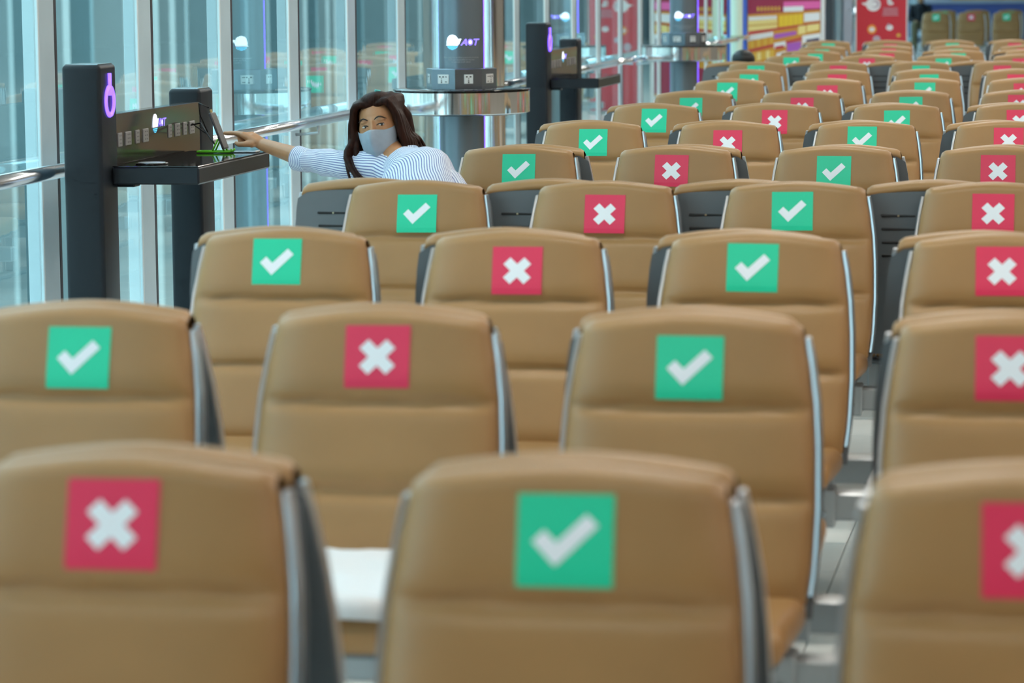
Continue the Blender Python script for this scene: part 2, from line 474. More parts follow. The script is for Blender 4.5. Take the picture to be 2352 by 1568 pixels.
def crossp():
    c = math.sqrt(.5); pts = []
    base = [(a_, a_), (l_, a_), (l_, -a_)]
    for k in range(4):
        t = math.pi/4+k*math.pi/2
        # corner, then the two ends of an arm
        for x, y in ((a_, a_),):
            pass
    poly = [(a_, a_), (a_, l_), (-a_, l_), (-a_, a_), (-l_, a_), (-l_, -a_), (-a_, -a_), (-a_, -l_), (a_, -l_), (a_, -a_), (l_, -a_), (l_, a_)]
    return [[(c*(x-y), c*(x+y)) for x, y in poly]]
ME_CHK = make_mark(CHK, 'check_mark'); ME_X = make_mark(crossp(), 'cross_mark')
ME_G = make_sticker(GREEN); ME_R = make_sticker(RED)

def seat_unit(x, y, away, kind, label, group, sdx=0., sdz=0., srot=0., detail=2, color=None):
    e = empty('airport_seat', (x, y, 0), math.pi if away else 0.)
    tag(e, label, 'seat', group)
    for k in ('backrest', 'shell', 'rim', 'seat'):
        link(k, SME[k], None, e)
    if detail >= 1:
        link('seat_pan', SME['seat_pan'], None, e); [link('bracket', b, None, e) for b in BRACKET]
        if not away and detail >= 2:
            for b in BOLT: link('bolt', b, None, e)
    if away and detail >= 1:
        for z in (.848, .804, .760, .716):
            for q in (0, 1):
                sx = (-.115, .115)[q]; u = sx/(half_w(z)+.008); t = (z-.385)/.54
                o = link('slot', SLOT[q], None, e); o.location = (0, recl(z)+.053+.007*(1-u*u)+.010*math.sin(math.pi*t)-.0015, z)
                if z == .848 and detail >= 2:
                    s = link('screw', SCREW, None, o); s.location = (sx, .0, 0)
    if kind:
        s = link('sticker', ME_G if kind == 'check' else ME_R, None, e)
        s.location = (sdx, .29*sdz, sdz)
        if srot: 
            s.rotation_euler = (0, srot, 0); s.location.x += -.87*math.sin(srot); s.location.z += .87*(1-math.cos(srot))
        s['label'] = 'green square sticker with a white check mark' if kind == 'check' else 'red square sticker with a white cross'
        link('check_mark' if kind == 'check' else 'cross_mark', ME_CHK if kind == 'check' else ME_X, None, s)
    return e

# row: y of the backrest faces, x of seat 0, offset of the row facing away, first seat shown
ROWS = [(3.952, -1.903, .0, 1), (5.829, -1.965, -.02, 0), (7.711, -2.034, -.045, 0), (9.662, -2.099, -.19, 0), (11.724, -2.137, .03, 0),
        (13.737, -2.151, -.05, 0), (15.647, -2.123, -.05, 0), (17.4, -2.145, .0, 0), (19.43, -2.16, .0, 0), (21.341, -2.231, -.02, 0),
        (23.355, -2.382, -.19, 0), (25.307, -2.288, .0, 0), (26.862, -2.224, -.1, 0), (28.6, -2.31, .0, 0), (30.918, -2.432, -.05, 0)]
# residuals of the stickers against an even row, in photo pixels (x right, y down)
JIT = {0: [None, (8.7, 9.3), (-8.4, -2.2), None], 1: [(-5.3, -7.0), (0, 4.8), (-1.6, -10.1), (6.4, -1.5)],
       2: [(10.5, 9.7), (-7.8, -4.7), (2.3, 6.1), (-4.6, 3.0)], 3: [(-6.4, -8.1), (-3.9, -6.9), (8.6, 1.4), (1.4, -1.2)],
       4: [(-5.3, .1), (5.3, -.9), (.7, -2.9), (-.7, .1)], 5: [(-1.8, -.8), (.5, -3.4), (7.9, 4.9), (-6.5, 2.2)],
       6: [(1.8, 3.4), (.1, .4), (-1.6, -.7), (-.3, .3)], 7: [(2.5, -2.1), (-3.8, -2.3), (-2, -.6), (3.2, 3.2)],
       8: [(3.5, 3.6), (-2.8, -2.8), (-.6, 2.8), None], 9: [(0, .4), (1.1, -.1), (-3.7, -.6), (2.7, -1.1)],
       10: [(1.8, 1.2), (-.6, .7), (-2.2, .1), (1, -.4)], 11: [(1.8, 3.7), (.8, 1.1), (-.8, .5), (-1.8, -.1)]}
NTH = ['nearest the window', 'second from the window', 'third from the window', 'fourth from the window']
def row_name(r): return 'front row' if r == 0 else f'{ORD[r]} row from the front'
BM_BEAM = {}
def bench_beam(y, x0, n, r, off):
    e = empty('bench_frame', (x0, y, 0)); 
    tag(e, f'grey double steel beam and legs carrying the {row_name(r)} of seats', 'bench beam', 'bench beams under the seat rows')
    xa, xb = -.32, (n-1)*.62+.32
    box('beam', xa, xb, -.20, -.13, .265, .335, ALU, e, .006)
    box('beam', xa+min(off, 0), xb+max(off, 0), (.228+.13), (.228+.20), .265, .335, ALU, e, .006)
    for lx in (.31, (n-1.5)*.62):
        box('leg', lx-.03, lx+.03, -.19, -.14, .03, .265, ALU, e, .005)
        box('leg', lx-.03, lx+.03, .368, .418, .03, .265, ALU, e, .005)
        box('cross_bar', lx-.025, lx+.025, -.13, .358, .275, .325, ALU, e, .004)
        box('foot', lx-.035, lx+.035, -.42, .70, .0, .03, ALU, e, .008)
for r, (y, x0, off, c0) in enumerate(ROWS):
    det = 2 if r < 7 else (1 if r < 12 else 0)
    zc = y*1.03
    for c in range(c0, 4):
        kind = 'check' if c % 2 == 0 else 'cross'
        j = JIT.get(r, [None]*4)[c] or (random.uniform(-1, 1), random.uniform(-1, 1))
        px = 7000/zc
        lab = f'tan leather seat with {"green check" if kind == "check" else "red cross"} sticker, {row_name(r)}, {NTH[c]}'
        seat_unit(x0+c*.62, y, False, kind, lab, 'tan seats facing the viewer', -j[0]/px, j[1]/px, random.uniform(-.012, .012), det)
    for c in range(c0, 4):
        kind = 'check' if c % 2 == 0 else 'cross'
        lab = f'seat facing away, grey back shell, behind {row_name(r)}, {NTH[c]}'
        seat_unit(x0+c*.62+off, y+.228, True, kind, lab, 'seats facing away with grey backs', random.uniform(-.006, .006), random.uniform(-.006, .006), 0, det)
    bench_beam(y, x0+c0*.62, 4-c0, r, off)

# ------------------------------------------------------------------ illuminated logo, drawn in units of the globe's diameter
def circle_band(y0, y1, r=.5, sx=.88, n=8):
    L = []; Rr = []
    for i in range(n+1):
        y = y0+(y1-y0)*i/n; h = math.sqrt(max(0, r*r-y*y))*sx
        L.append((-h, y)); Rr.append((h, y))
    return Rr + L[::-1]
def pl(x, pts):
    for (a, va), (b, vb) in zip(pts[:-1], pts[1:]):
        if x <= b: return va+(vb-va)*(x-a)/(b-a)
    return pts[-1][1]
def strips(top, bot, n=14):
    x0, x1 = top[0][0], top[-1][0]; X = [x0+(x1-x0)*i/n for i in range(n+1)]
    return [[(a, pl(a, bot)), (b, pl(b, bot)), (b, pl(b, top)), (a, pl(a, top))] for a, b in zip(X[:-1], X[1:])]
def disc_part(y0, y1, sx=.88, n=16):
    out = []
    for i in range(n):
        xa, xb = -.5+i/n, -.5+(i+1)/n; ha, hb = math.sqrt(max(0, .25-xa*xa)), math.sqrt(max(0, .25-xb*xb))
        q = [(xa*sx, max(y0, -ha)), (xb*sx, max(y0, -hb)), (xb*sx, min(y1, hb)), (xa*sx, min(y1, ha))]
        if min(ha, hb) >= 0 and max(min(y1, ha)-max(y0, -ha), min(y1, hb)-max(y0, -hb)) > 0 and not (y1 < 0 and max(ha, hb) < -y1): out.append(q)
    return out
def build_logo(parent, fn, name='logo'):
    g = flat_poly(name, disc_part(-.21, .5), lambda a, b: fn(a, b, 0), LOGO, parent)
    flat_poly('globe_stripe', disc_part(-.33, -.27)+disc_part(-.42, -.37)+disc_part(-.5, -.455), lambda a, b: fn(a, b, 0), LOGOC, g)
    flat_poly('aircraft_tail', strips([(-.47, -.215), (-.33, .10), (.10, .20), (.62, .235)], [(-.47, -.215), (.43, -.20), (.62, .235)]), lambda a, b: fn(a, b, .0006), LOGO, g)
    flat_poly('tail_line', strips([(-.43, -.155), (.46, -.143)], [(-.43, -.178), (.46, -.166)])+[[(.30, .10), (.40, .12), (.44, .2), (.36, .19)]], lambda a, b: fn(a, b, .0012), LOGOP, g)
    s = .28
    def sh(p): return [(x+.05+s*y, y) for x, y in p]
    A = [sh([(.56, -.21), (.66, -.21), (.86, .22), (.76, .22)]), sh([(.90, -.21), (1.0, -.21), (.86, .22), (.76, .22)]), sh([(.68, -.10), (.94, -.10), (.92, -.02), (.70, -.02)])]
    T = [sh([(1.38, .14), (1.86, .14), (1.90, .22), (1.37, .22)]), sh([(1.55, -.21), (1.65, -.21), (1.67, .14), (1.56, .14)])]
    O = []
    for k in range(20):
        a0, a1 = k*math.pi/10, (k+1)*math.pi/10
        O.append([(1.22+.19*math.cos(a0), .21*math.sin(a0)), (1.22+.19*math.cos(a1), .21*math.sin(a1)), (1.22+.11*math.cos(a1), .12*math.sin(a1)), (1.22+.11*math.cos(a0), .12*math.sin(a0))])
    for nm, p in (('letter_a', A), ('letter_o', O), ('letter_t', T)):
        flat_poly(nm, p, lambda a, b: fn(a, b, .0006), LOGOP, g)
    flat_poly('letter_core', [[(1.22+.105*math.cos(k*math.pi/8), .115*math.sin(k*math.pi/8)) for k in range(16)]], lambda a, b: fn(a, b, .0009), LOGO, g)  # overexposed glare inside the O, drawn as a glowing white disc
    return g

# ------------------------------------------------------------------ charging counters by the window
def charging_counter(x, y, label):
    e = empty('charging_counter', (x, y, 0)); tag(e, label, 'charging counter', 'charging counters along the window')
    pa = box('post', -.145, 0, 0, .19, 0, 1.32, KIOSK, e, .016, 4); sharp(pa.data, .9)
    pb = box('post', -.133, 0, 1.27, 1.46, 0, 1.187, KIOSK, e, .016, 4); sharp(pb.data, .9)
    for p_, (y0, y1, zt, xw) in ((pa, (.012, .178, 1.3205, -.133)), (pb, (1.282, 1.448, 1.1875, -.121))):
        box('cap', xw, -.012, y0, y1, zt-.001, zt+.0015, mat('satin_cap', (.50, .55, .58), .18, metal=.8), p_)
    pn = box('back_panel', -.055, -.004, .19, 1.27, .93, 1.137, mat('bronze_panel', (.050, .044, .040), .12, spec=.7), e, .002)
    box('shelf', .004, .33, .10, 1.09, .885, .9485, KIOSK, e, .006)
    box('shelf_top', .006, .328, .102, 1.088, .9487, .952, KSHELF, e, .001)
    box('shelf_arm', -.05, .06, .19, .26, .87, .93, KIOSK, e, .003)
    box('shelf_arm', -.05, .06, 1.20, 1.27, .87, .93, KIOSK, e, .003)
    box('shelf_arm', -.05, .06, .26, 1.20, .888, .93, KIOSK, e, .003)
    for i, yy in enumerate((.225, .325, .437, .54, .856, .956, 1.057, 1.154)):
        wd = .022 if i in (0, 2, 4, 6) else .033
        s = box('socket', -.005, .0, yy-wd, yy+wd, 1.016, 1.066, mat('socket_grey', (.34, .33, .33), .4), pn, .0015)
        rows = [(.004, .012), (.016, .022), (.028, .032)]
        polys = []
        for a in (-.5, .15):
            for b in (-.016, -.002, .012): polys.append([(yy+a*wd, 1.041+b), (yy+(a+.35)*wd, 1.041+b), (yy+(a+.35)*wd, 1.041+b+.005), (yy+a*wd, 1.041+b+.005)])
        flat_poly('socket_hole', polys, lambda a, b: (.0006, a, b), mat('socket_dark', (.12, .12, .12), .5), s)['kind'] = 'stuff'
    build_logo(e, lambda a, b, o: (-.0025+o, .665+a*.072, 1.080+b*.072))
    # power sign on the tall post
    bm = bmesh.new()
    cy, cz, r = .100, 1.187, .046
    pts = [(.0015, cy+r*math.cos(math.pi/2+t*2*math.pi/40), cz+1.1*r*math.sin(math.pi/2+t*2*math.pi/40)) for t in range(4, 37)]
    pts = [(.0015, cy+r*math.cos(math.pi/2+t*2*math.pi/40), cz+1.1*r*math.sin(math.pi/2+t*2*math.pi/40)) for t in range(0, 41)]
    bm_tube(bm, pts, .0085, 8)
    ps = link('power_ring', from_bm('power_ring', bm, True), PURPLE, e)
    tube('power_bar', [(.0015, cy, cz+.02), (.0015, cy, cz+.10)], .0095, PURPLE, e, 8)
    return e
KX = -3.42
charging_counter(KX, 10.48, 'dark charging counter with lit purple power sign and shelf, nearest the viewer')
charging_counter(KX, 19.93, 'small dark charging counter farther along the window beyond the first round charging table')
# pads, phones and stand on the near counter
cp = empty('charging_pad', (KX+.115, 10.48+.23, .952)); tag(cp, 'flat round charging pad on the near end of the dark shelf', 'charging pad')
bm = bmesh.new(); bm_lathe(bm, [(.058, 0), (.06, .001), (.06, .0045), (.056, .006)], 32); link('pad', from_bm('pad', bm, True), KSHELF, cp)
bm = bmesh.new(); bm_lathe(bm, [(.050, .0058), (.050, .0066), (.044, .0068)], 32); link('ring', from_bm('ring', bm, True), SILVER, cp)
PX, PY, PZ = -3.235, 11.41, .952
ph = empty('smartphone', (PX, PY, PZ)); tag(ph, 'dark smartphone propped upright on the green stand, touched by the woman', 'phone')
bm = bmesh.new(); bm_box(bm, -.0045, .0045, -.036, .036, 0, .150, .004, 3); b1 = link('body', from_bm('body', bm, True), mat('phone_grey', (.045, .045, .05), .3), ph)
bm = bmesh.new(); bm_box(bm, .0046, .0052, -.033, .033, .006, .144); b2 = link('screen', from_bm('screen', bm), mat('phone_screen', (.02, .02, .022), .3), ph)
b3 = box('plug', -.003, .003, -.004, .004, .150, .163, mat('gold_plug', (.75, .5, .18), .3, metal=1.), ph)
ph.rotation_euler = (0, -.36, 0); ph.location = (PX+.012, PY, PZ+.016)
GREENP = mat('lime_plastic', (.16, .62, .02), .4)
st = empty('phone_stand', (PX, PY, PZ)); tag(st, 'lime green wire phone stand on the dark charging shelf', 'phone stand')
for yy in (-.022, .022):
    tube('base_bar', [(-.095, yy, .006), (.035, yy, .006), (.042, yy, .016)], .0045, GREENP, st, 8)
    tube('strut', [(.012, yy, .008), (-.004, yy, .05), (-.022, yy, .10)], .004, GREENP, st, 8)
    tube('brace', [(-.035, yy, .008), (-.012, yy, .055)], .0035, GREENP, st, 8)
tube('cross_bar', [(-.095, -.022, .006), (-.095, .022, .006)], .0045, GREENP, st, 8)
tube('cross_bar', [(-.022, -.022, .10), (-.022, .022, .10)], .004, GREENP, st, 8)
p2 = empty('smartphone', (PX+.055, PY+.055, .952)); tag(p2, 'silver edged phone lying flat on the shelf under the pointing hand', 'phone')
bm = bmesh.new(); bm_box(bm, -.072, .072, -.035, .035, 0, .008, .003, 2); link('body', from_bm('body', bm), SILVER, p2)
bm = bmesh.new(); bm_box(bm, -.068, .068, -.032, .032, .0081, .0087); link('screen', from_bm('screen', bm), KSHELF, p2)
cb = tube('charging_cable', [(KX+.0, 11.61, 1.05), (KX+.05, 11.58, 1.06), (KX+.09, 11.5, 1.035), (PX-.045, PY+.01, 1.0), (PX-.03, PY, .985)], .0035, BLACK, None, 6)
tag(cb, 'black charging cable from the counter socket to the phone stand', 'cable')
cb = tube('charging_cable', [(KX+.0, 11.63, 1.055), (KX+.07, 11.58, 1.02), (KX+.10, 11.5, 1.03), (KX+.085, 11.45, 1.10), (KX+.09, 11.42, 1.145), (PX-.052, PY, 1.128)], .0025, BLACK, None, 6)
tag(cb, 'thin black cable looping up to the top of the propped phone', 'cable')

# ------------------------------------------------------------------ round charging tables around pillars
def charging_pillar(cx, cy, label, rot=0.):
    e = empty('charging_table', (cx, cy, 0)); tag(e, label, 'charging table', 'round charging tables on pillars')
    R = .119
    lathe('pillar', [(R, 0), (R, 5.45)], PILLAR, e, 48)
    lathe('rim', [(.355, .908), (.362, .912), (.362, 1.022), (.355, 1.026)], STEEL, e, 72)
    lathe('tabletop', [(.36, 1.0265), (.366, 1.028), (.366, 1.034), (.362, 1.0365)], KSHELF, e, 72)
    lathe('underside', [(.15, .895), (.30, .90), (.34, .9075)], KIOSK, e, 48)
    az0 = math.atan2(-cy, -cx)
    # octagonal socket box
    bm = bmesh.new(); bm_lathe(bm, [(.190, 1.037), (.190, 1.141), (.185, 1.144)], 8)
    bmesh.ops.rotate(bm, verts=bm.verts[:], matrix=Matrix.Rotation(az0+math.radians(12)+math.pi/8+rot, 3, 'Z'))
    ob = link('socket_box', from_bm('socket_box', bm), BOXM, e)
    for k in range(8):
        a = az0+math.radians(12)+rot+k*math.pi/4
        n = Vector((math.cos(a), math.sin(a), 0)); t = Vector((-n.y, n.x, 0)); c = n*(.190*math.cos(math.pi/8)+.0015)+Vector((0, 0, 1.090))
        hw = .024 if k % 2 == 0 else .034
        bm = bmesh.new(); bm_box(bm, -hw, hw, -.0015, .0015, -.024, .024, .001)
        bmesh.ops.transform(bm, verts=bm.verts[:], matrix=Matrix(((t.x, n.x, 0, c.x), (t.y, n.y, 0, c.y), (0, 0, 1, c.z), (0, 0, 0, 1))))
        link('socket', from_bm('socket', bm), PLATE, ob)
        ox = 0 if k % 2 == 0 else .01*(1 if k % 4 == 1 else -1)
        P = []
        def rect(x, z, w_, h_): P.append([(x-w_, z-h_), (x+w_, z-h_), (x+w_, z+h_), (x-w_, z+h_)])
        rect(ox-.010, .012, .005, .0035); rect(ox+.010, .012, .005, .0035); rect(ox, -.006, .0028, .003); rect(ox, -.016, .0035, .0045); rect(ox, .004, .002, .003)
        if k % 2: rect(ox+(-.028 if ox > 0 else .028), .012, .006, .002); rect(ox+(-.028 if ox > 0 else .028), -.014, .006, .002)
        flat_poly('socket_hole', P, lambda a_, b_: c+n*.0022+t*a_+Vector((0, 0, b_)), BLACK, ob)['kind'] = 'stuff'
    def cyl(s, z, o=0.): 
        a = az0+s/R
        return ((R+.0015+o)*math.cos(a), (R+.0015+o)*math.sin(a), z)
    build_logo(e, lambda a, b, o: cyl(-.048+a*.079, 1.282+b*.079, o))
    # three lines of small print
    cu = bpy.data.curves.new('notice', 'FONT'); cu.body = 'Please apply the certified accessories to service.\nAOT not responsible for any loss\nor damage to all valued.'
    cu.align_x = 'CENTER'; cu.size = .0165; cu.space_line = 1.1
    tmp = bpy.data.objects.new('tmp', cu); COL.objects.link(tmp); dg = bpy.context.evaluated_depsgraph_get()
    me = bpy.data.meshes.new_from_object(tmp.evaluated_get(dg)); bpy.data.objects.remove(tmp)
    xs = [v.co.x for v in me.vertices]; k = .205/max(.001, max(xs)-min(xs))
    for v in me.vertices: v.co = Vector(cyl(v.co.x*k, 1.199+v.co.y*k))
    me.name = 'notice'; me.materials.clear(); o = link('notice', me, PRINT, e); o['label'] = 'three lines of small pale printed notice'
    # violet light strips
    for da in (92, -108):
        a = az0+math.radians(da); bm = bmesh.new()
        bm_box(bm, -.004, .004, -.006, .006, .03, 5.4, .001)
        bmesh.ops.transform(bm, verts=bm.verts[:], matrix=Matrix.Translation(((R+.001)*math.cos(a), (R+.001)*math.sin(a), 0)) @ Matrix.Rotation(a, 4, 'Z'))
        link('light_strip', from_bm('light_strip', bm), PURPLE, e)
    return e
charging_pillar(-3.195, 15.93, 'round steel-rimmed charging table around a grey pillar, beside the woman')
charging_pillar(-3.275, 26.0, 'round steel-rimmed charging table around the farther grey pillar', math.radians(14))
sc_ = lathe('steel_column', [(.072, 0), (.072, 5.45)], STEEL, None, 40); sc_.location = (-3.605, 19.0, 0)
tag(sc_, 'slim brushed steel column between the round table and second charging counter', 'column')

# ------------------------------------------------------------------ people
def bm_capsule(bm, a, b, ra, rb, n=14, m=6):
    """tapered capsule from a to b"""
    a = Vector(a); b = Vector(b); d = (b-a); L = d.length
    t = d.normalized() if L > 1e-6 else Vector((0, 0, 1))
    u = t.cross(Vector((0, 0, 1)) if abs(t.z) < .9 else Vector((1, 0, 0))).normalized(); v = t.cross(u)
    rings = []
    for k in range(1, m+1):
        th = math.pi/2*(k/m); rings.append((a-t*ra*math.cos(th), ra*math.sin(th)))
    for k in range(0, m):
        th = math.pi/2*(k/m); rings.append((b+t*rb*math.sin(th), rb*math.cos(th)))
    R = [[bm.verts.new(c+(u*math.cos(q*2*math.pi/n)+v*math.sin(q*2*math.pi/n))*r) for q in range(n)] for c, r in rings]
    p0 = bm.verts.new(a-t*ra); p1 = bm.verts.new(b+t*rb)
    for x, y in zip(R[:-1], R[1:]):
        for q in range(n): bm.faces.new((x[q], x[(q+1) % n], y[(q+1) % n], y[q]))
    for q in range(n):
        bm.faces.new((p0, R[0][(q+1) % n], R[0][q])); bm.faces.new((p1, R[-1][q], R[-1][(q+1) % n]))
def bm_chain(bm, pts, rs):
    for i in range(len(pts)-1): bm_capsule(bm, pts[i], pts[i+1], rs[i], rs[i+1])
def bm_ell(bm, c, r, M=None, n=24, m=16):
    mat4 = Matrix.Translation(c) @ (M.to_4x4() if M else Matrix.Identity(4)) @ Matrix.Diagonal((*r, 1))
    bmesh.ops.create_uvsphere(bm, u_segments=n, v_segments=m, radius=1, matrix=mat4)
def remesh(bm, name, voxel, smooth=4, fac=.5):
    bmesh.ops.recalc_face_normals(bm, faces=bm.faces[:])
    me = bpy.data.meshes.new('tmp'); bm.to_mesh(me); bm.free()
    o = bpy.data.objects.new('tmp', me); COL.objects.link(o)
    r = o.modifiers.new('r', 'REMESH'); r.mode = 'VOXEL'; r.voxel_size = voxel; r.use_smooth_shade = True
    if smooth:
        s = o.modifiers.new('s', 'SMOOTH'); s.iterations = smooth; s.factor = fac
    dg = bpy.context.evaluated_depsgraph_get(); out = bpy.data.meshes.new_from_object(o.evaluated_get(dg))
    bpy.data.objects.remove(o); bpy.data.meshes.remove(me); out.name = name; out.materials.clear()
    out.polygons.foreach_set('use_smooth', [True]*len(out.polygons))
    return out
def spline(pts, n=8):
    """Catmull-Rom through tuples of any length"""
    P = [pts[0]]+list(pts)+[pts[-1]]; out = []
    for i in range(1, len(P)-2):
        for k in range(n):
            t = k/n
            out.append(tuple(.5*((2*b)+(-a+c)*t+(2*a-5*b+4*c-d)*t*t+(-a+3*b-3*c+d)*t**3) for a, b, c, d in zip(P[i-1], P[i], P[i+1], P[i+2])))
    out.append(tuple(pts[-1])); return out
def loft(name, rings, xax, m, parent, n=64, stripes='round', wob=0., seed=0, closed=(True, True), rfix=.055):
    """rings: (cx, cy, cz, rx, ry); the section's x axis is xax projected square to the path"""
    R = spline(rings, 8); P = [Vector(r[:3]) for r in R]; v = []; f = []; cl = []; s = 0.
    for i, r in enumerate(R):
        t = (P[min(i+1, len(P)-1)]-P[max(i-1, 0)]).normalized()
        X = Vector(xax); X = (X-t*X.dot(t)).normalized(); Y = t.cross(X)
        if i: s += (P[i]-P[i-1]).length
        for k in range(n):
            a = 2*math.pi*k/n
            d = X*math.cos(a)*r[3]+Y*math.sin(a)*r[4]; p = P[i]+d
            w = wob*(noise.noise(Vector((p.x*16+seed, p.y*16, p.z*16)))+.6*noise.noise(Vector((p.x*38, p.y*38+seed, p.z*38))))
            v.append(p+d.normalized()*w); cl.append(s if stripes == 'along' else a*rfix)
    for i in range(len(R)-1):
        for k in range(n): f.append((i*n+k, i*n+(k+1) % n, (i+1)*n+(k+1) % n, (i+1)*n+k))
    if closed[0]: f.append(tuple(range(n))[::-1])
    if closed[1]: f.append(tuple((len(R)-1)*n+k for k in range(n)))
    me = pydata(name, v, f, True)
    at = me.attributes.new('cloth', 'FLOAT', 'POINT'); at.data.foreach_set('value', cl)
    return link(name, me, m, parent)

def woman():
    hc = Vector((-2.526, 11.03, 1.078))                      # between the eyes' level, centre of the head
    az = math.radians(-94); roll = math.radians(-10)
    F = Vector((math.cos(az), math.sin(az), 0)); Lh = Vector((-F.y, F.x, 0)); U = Vector((0, 0, 1))   # her left is picture right
    F = (F+U*.02).normalized()
    L2 = (Lh*math.cos(roll)-U*math.sin(roll)).normalized(); U2 = F.cross(L2)*-1.0
    if U2.z < 0: U2 = -U2
    HM = Matrix(((L2.x, F.x, U2.x), (L2.y, F.y, U2.y), (L2.z, F.z, U2.z)))
    def H(x, y, z): return hc+L2*x+F*y+U2*z
    shR = Vector((-2.52, 10.97, .918)); shL = Vector((-2.265, 10.77, .918)); neckb = Vector((-2.43, 10.925, .935))
    LX = (shL-shR).normalized()
    el = Vector((-2.815, 11.085, .947)); wr = Vector((-3.035, 11.27, .992)); 
    bm = bmesh.new()
    # skull, face, jaw
    bm_ell(bm, H(0, -.015, .028), (.073, .090, .082), HM)
    bm_ell(bm, H(0, .018, -.020), (.071, .070, .092), HM)
    bm_ell(bm, H(0, .030, -.072), (.055, .052, .054), HM)
    bm_ell(bm, H(0, .046, -.098), (.026, .028, .022), HM)
    for s in (-1, 1):
        bm_ell(bm, H(s*.034, .055, -.030), (.026, .024, .022), HM)       # cheeks
        bm_ell(bm, H(s*.027, .0705, .020), (.021, .012, .010), HM)        # brow
        bm_ell(bm, H(s*.072, -.01, -.015), (.010, .020, .032), HM)       # ear
    bm_chain(bm, [H(0, .082, .012), H(0, .094, -.018), H(0, .104, -.036)], [.009, .011, .014])
    bm_capsule(bm, H(0, -.025, -.07), neckb, .050, .054)
    # trunk under the clothes, arms, legs
    bm_capsule(bm, neckb+Vector((.05, -.04, -.07)), (-2.27, 10.62, .66), .060, .09)
    bm_capsule(bm, (-2.27, 10.62, .66), (-2.20, 10.29, .57), .10, .10)
    bm_capsule(bm, shR, shL, .048, .048)
    bm_chain(bm, [shR, el, wr], [.046, .037, .0245])
    bm_chain(bm, [shL, (-2.135, 10.66, .70), (-2.30, 10.47, .60)], [.046, .038, .027])
    bm_ell(bm, (-2.34, 10.40, .625), (.05, .03, .02))
    for dy in (-.075, .075):
        bm_chain(bm, [(-2.20, 10.22+dy, .545), (-2.60, 10.22+dy, .545), (-2.64, 10.23+dy, .10)], [.075, .055, .036])
        bm_chain(bm, [(-2.63, 10.23+dy, .055), (-2.76, 10.23+dy, .04)], [.036, .03])
    # right hand: pointing index, curled fingers, thumb below on the near side
    tip = Vector((-3.212, 11.365, 1.031)); kn = Vector((-3.122, 11.315, 1.030))
    D = (kn-wr).normalized(); N = Vector((0, 0, 1)); S = D.cross(N).normalized()
    if S.y > 0: S = -S                                        # towards the viewer: thumb side
    N = S.cross(D); N = N if N.z > 0 else -N
    def Hd(d, s, n): return wr+D*d+S*s+N*n
    bm_capsule(bm, wr, Hd(.05, .0, .002), .0235, .024)
    for s_ in (-.022, -.008, .008, .020): bm_capsule(bm, Hd(.02, s_*.7, .003), Hd(.088, s_*1.15, .004), .0155, .0125)
    i1 = Hd(.090, .022, .006); i2 = i1+(tip-i1)*.50+N*.003
    bm_chain(bm, [i1, i2, tip], [.0112, .0095, .0078])
    for q, s_ in enumerate((.006, -.009, -.023)):
        k0 = Hd(.090-.004*q, s_, .004); k1 = k0+D*(.030-.003*q)-N*.016; k2 = k1-D*.012-N*.022; k3 = k2-D*.022-N*.002
        bm_chain(bm, [k0, k1, k2, k3], [.0112, .0100, .0092, .0080])
    bm_chain(bm, [Hd(.030, .022, -.006), Hd(.058, .038, -.020), Hd(.088, .034, -.034), Hd(.110, .026, -.038)], [.0150, .0115, .0100, .0078])
    me = remesh(bm, 'person', .0034, 3, .5)
    body = link('person', me, SKIN)
    tag(body, 'woman in grey face mask and blue striped shirt pointing at a propped phone', 'person')
    # eyes
    EW = mat('eye_white', (.62, .56, .52), .3); ID = mat('iris_dark', (.018, .012, .010), .2); LASH = mat('brow_dark', (.022, .013, .010), .6)
    for s in (-1, 1):
        c = H(s*.0315, .0722, -.0005)
        bm = bmesh.new(); bm_ell(bm, c, (.0120, .0105, .0046), HM, 16, 10); ey = link('eye', from_bm('eye', bm, True), EW, body)
        bm = bmesh.new(); bm_ell(bm, H(s*.0315+.0026, .0782, .0), (.0058, .0045, .0052), HM, 14, 8); link('iris', from_bm('iris', bm, True), ID, ey)
        pts = [H(s*.0315+x*.0155, .0878-11*(s*.0315+x*.0155)**2, .0046-.0042*x*x) for x in (-1, -.5, 0, .5, 1)]
        tube('upper_lash', pts, [.0010, .0021, .0026, .0024, .0013], LASH, ey, 6)
        pts = [H(s*.0315+x*.0150, .0874-11*(s*.0315+x*.0150)**2, -.0052+.0036*x*x) for x in (-1, -.5, 0, .5, 1)]
        tube('lower_lash', pts, [.0005, .0008, .0008, .0008, .0005], LASH, ey, 6)
        pts = [H(s*(.013+.042*t), .0900-.0215*t*t, .0215+.0105*math.sin(math.pi*min(1, t*1.05))-.003*t) for t in (0, .2, .4, .6, .8, 1)]
        tube('eyebrow', pts, [.0016, .0029, .0030, .0026, .0019, .0008], LASH, body, 6)
    # mask
    nu, nv = 33, 21; v = []; f = []
    for j in range(nv):
        t = j/(nv-1)
        for i in range(nu):
            a = -1+2*i/(nu-1); x = .077*math.sin(a*1.42)/math.sin(1.42)*(1-.16*t)
            ztop = -.014-.012*(1-math.exp(-(a/.42)**2))+.030*max(0, abs(a)-.40)
            zbot = -.134+.056*abs(a)**1.7
            z = ztop+(zbot-ztop)*t
            y = .100-.080*abs(a)**1.75
            ridge = .026*math.exp(-(a/.21)**2)*math.exp(-((t-.28)/.38)**2)+.006*math.exp(-abs(a)/.07)
            y += ridge+.007*math.sin(math.pi*t)-.020*max(0, t-.7)/.3*(1-abs(a)*.4) + .004*math.exp(-(t/.15)**2)*math.exp(-(a/.25)**2)
            y += .0016*noise.noise(Vector((x*70, z*60, 3)))
            v.append(H(x, y, z))
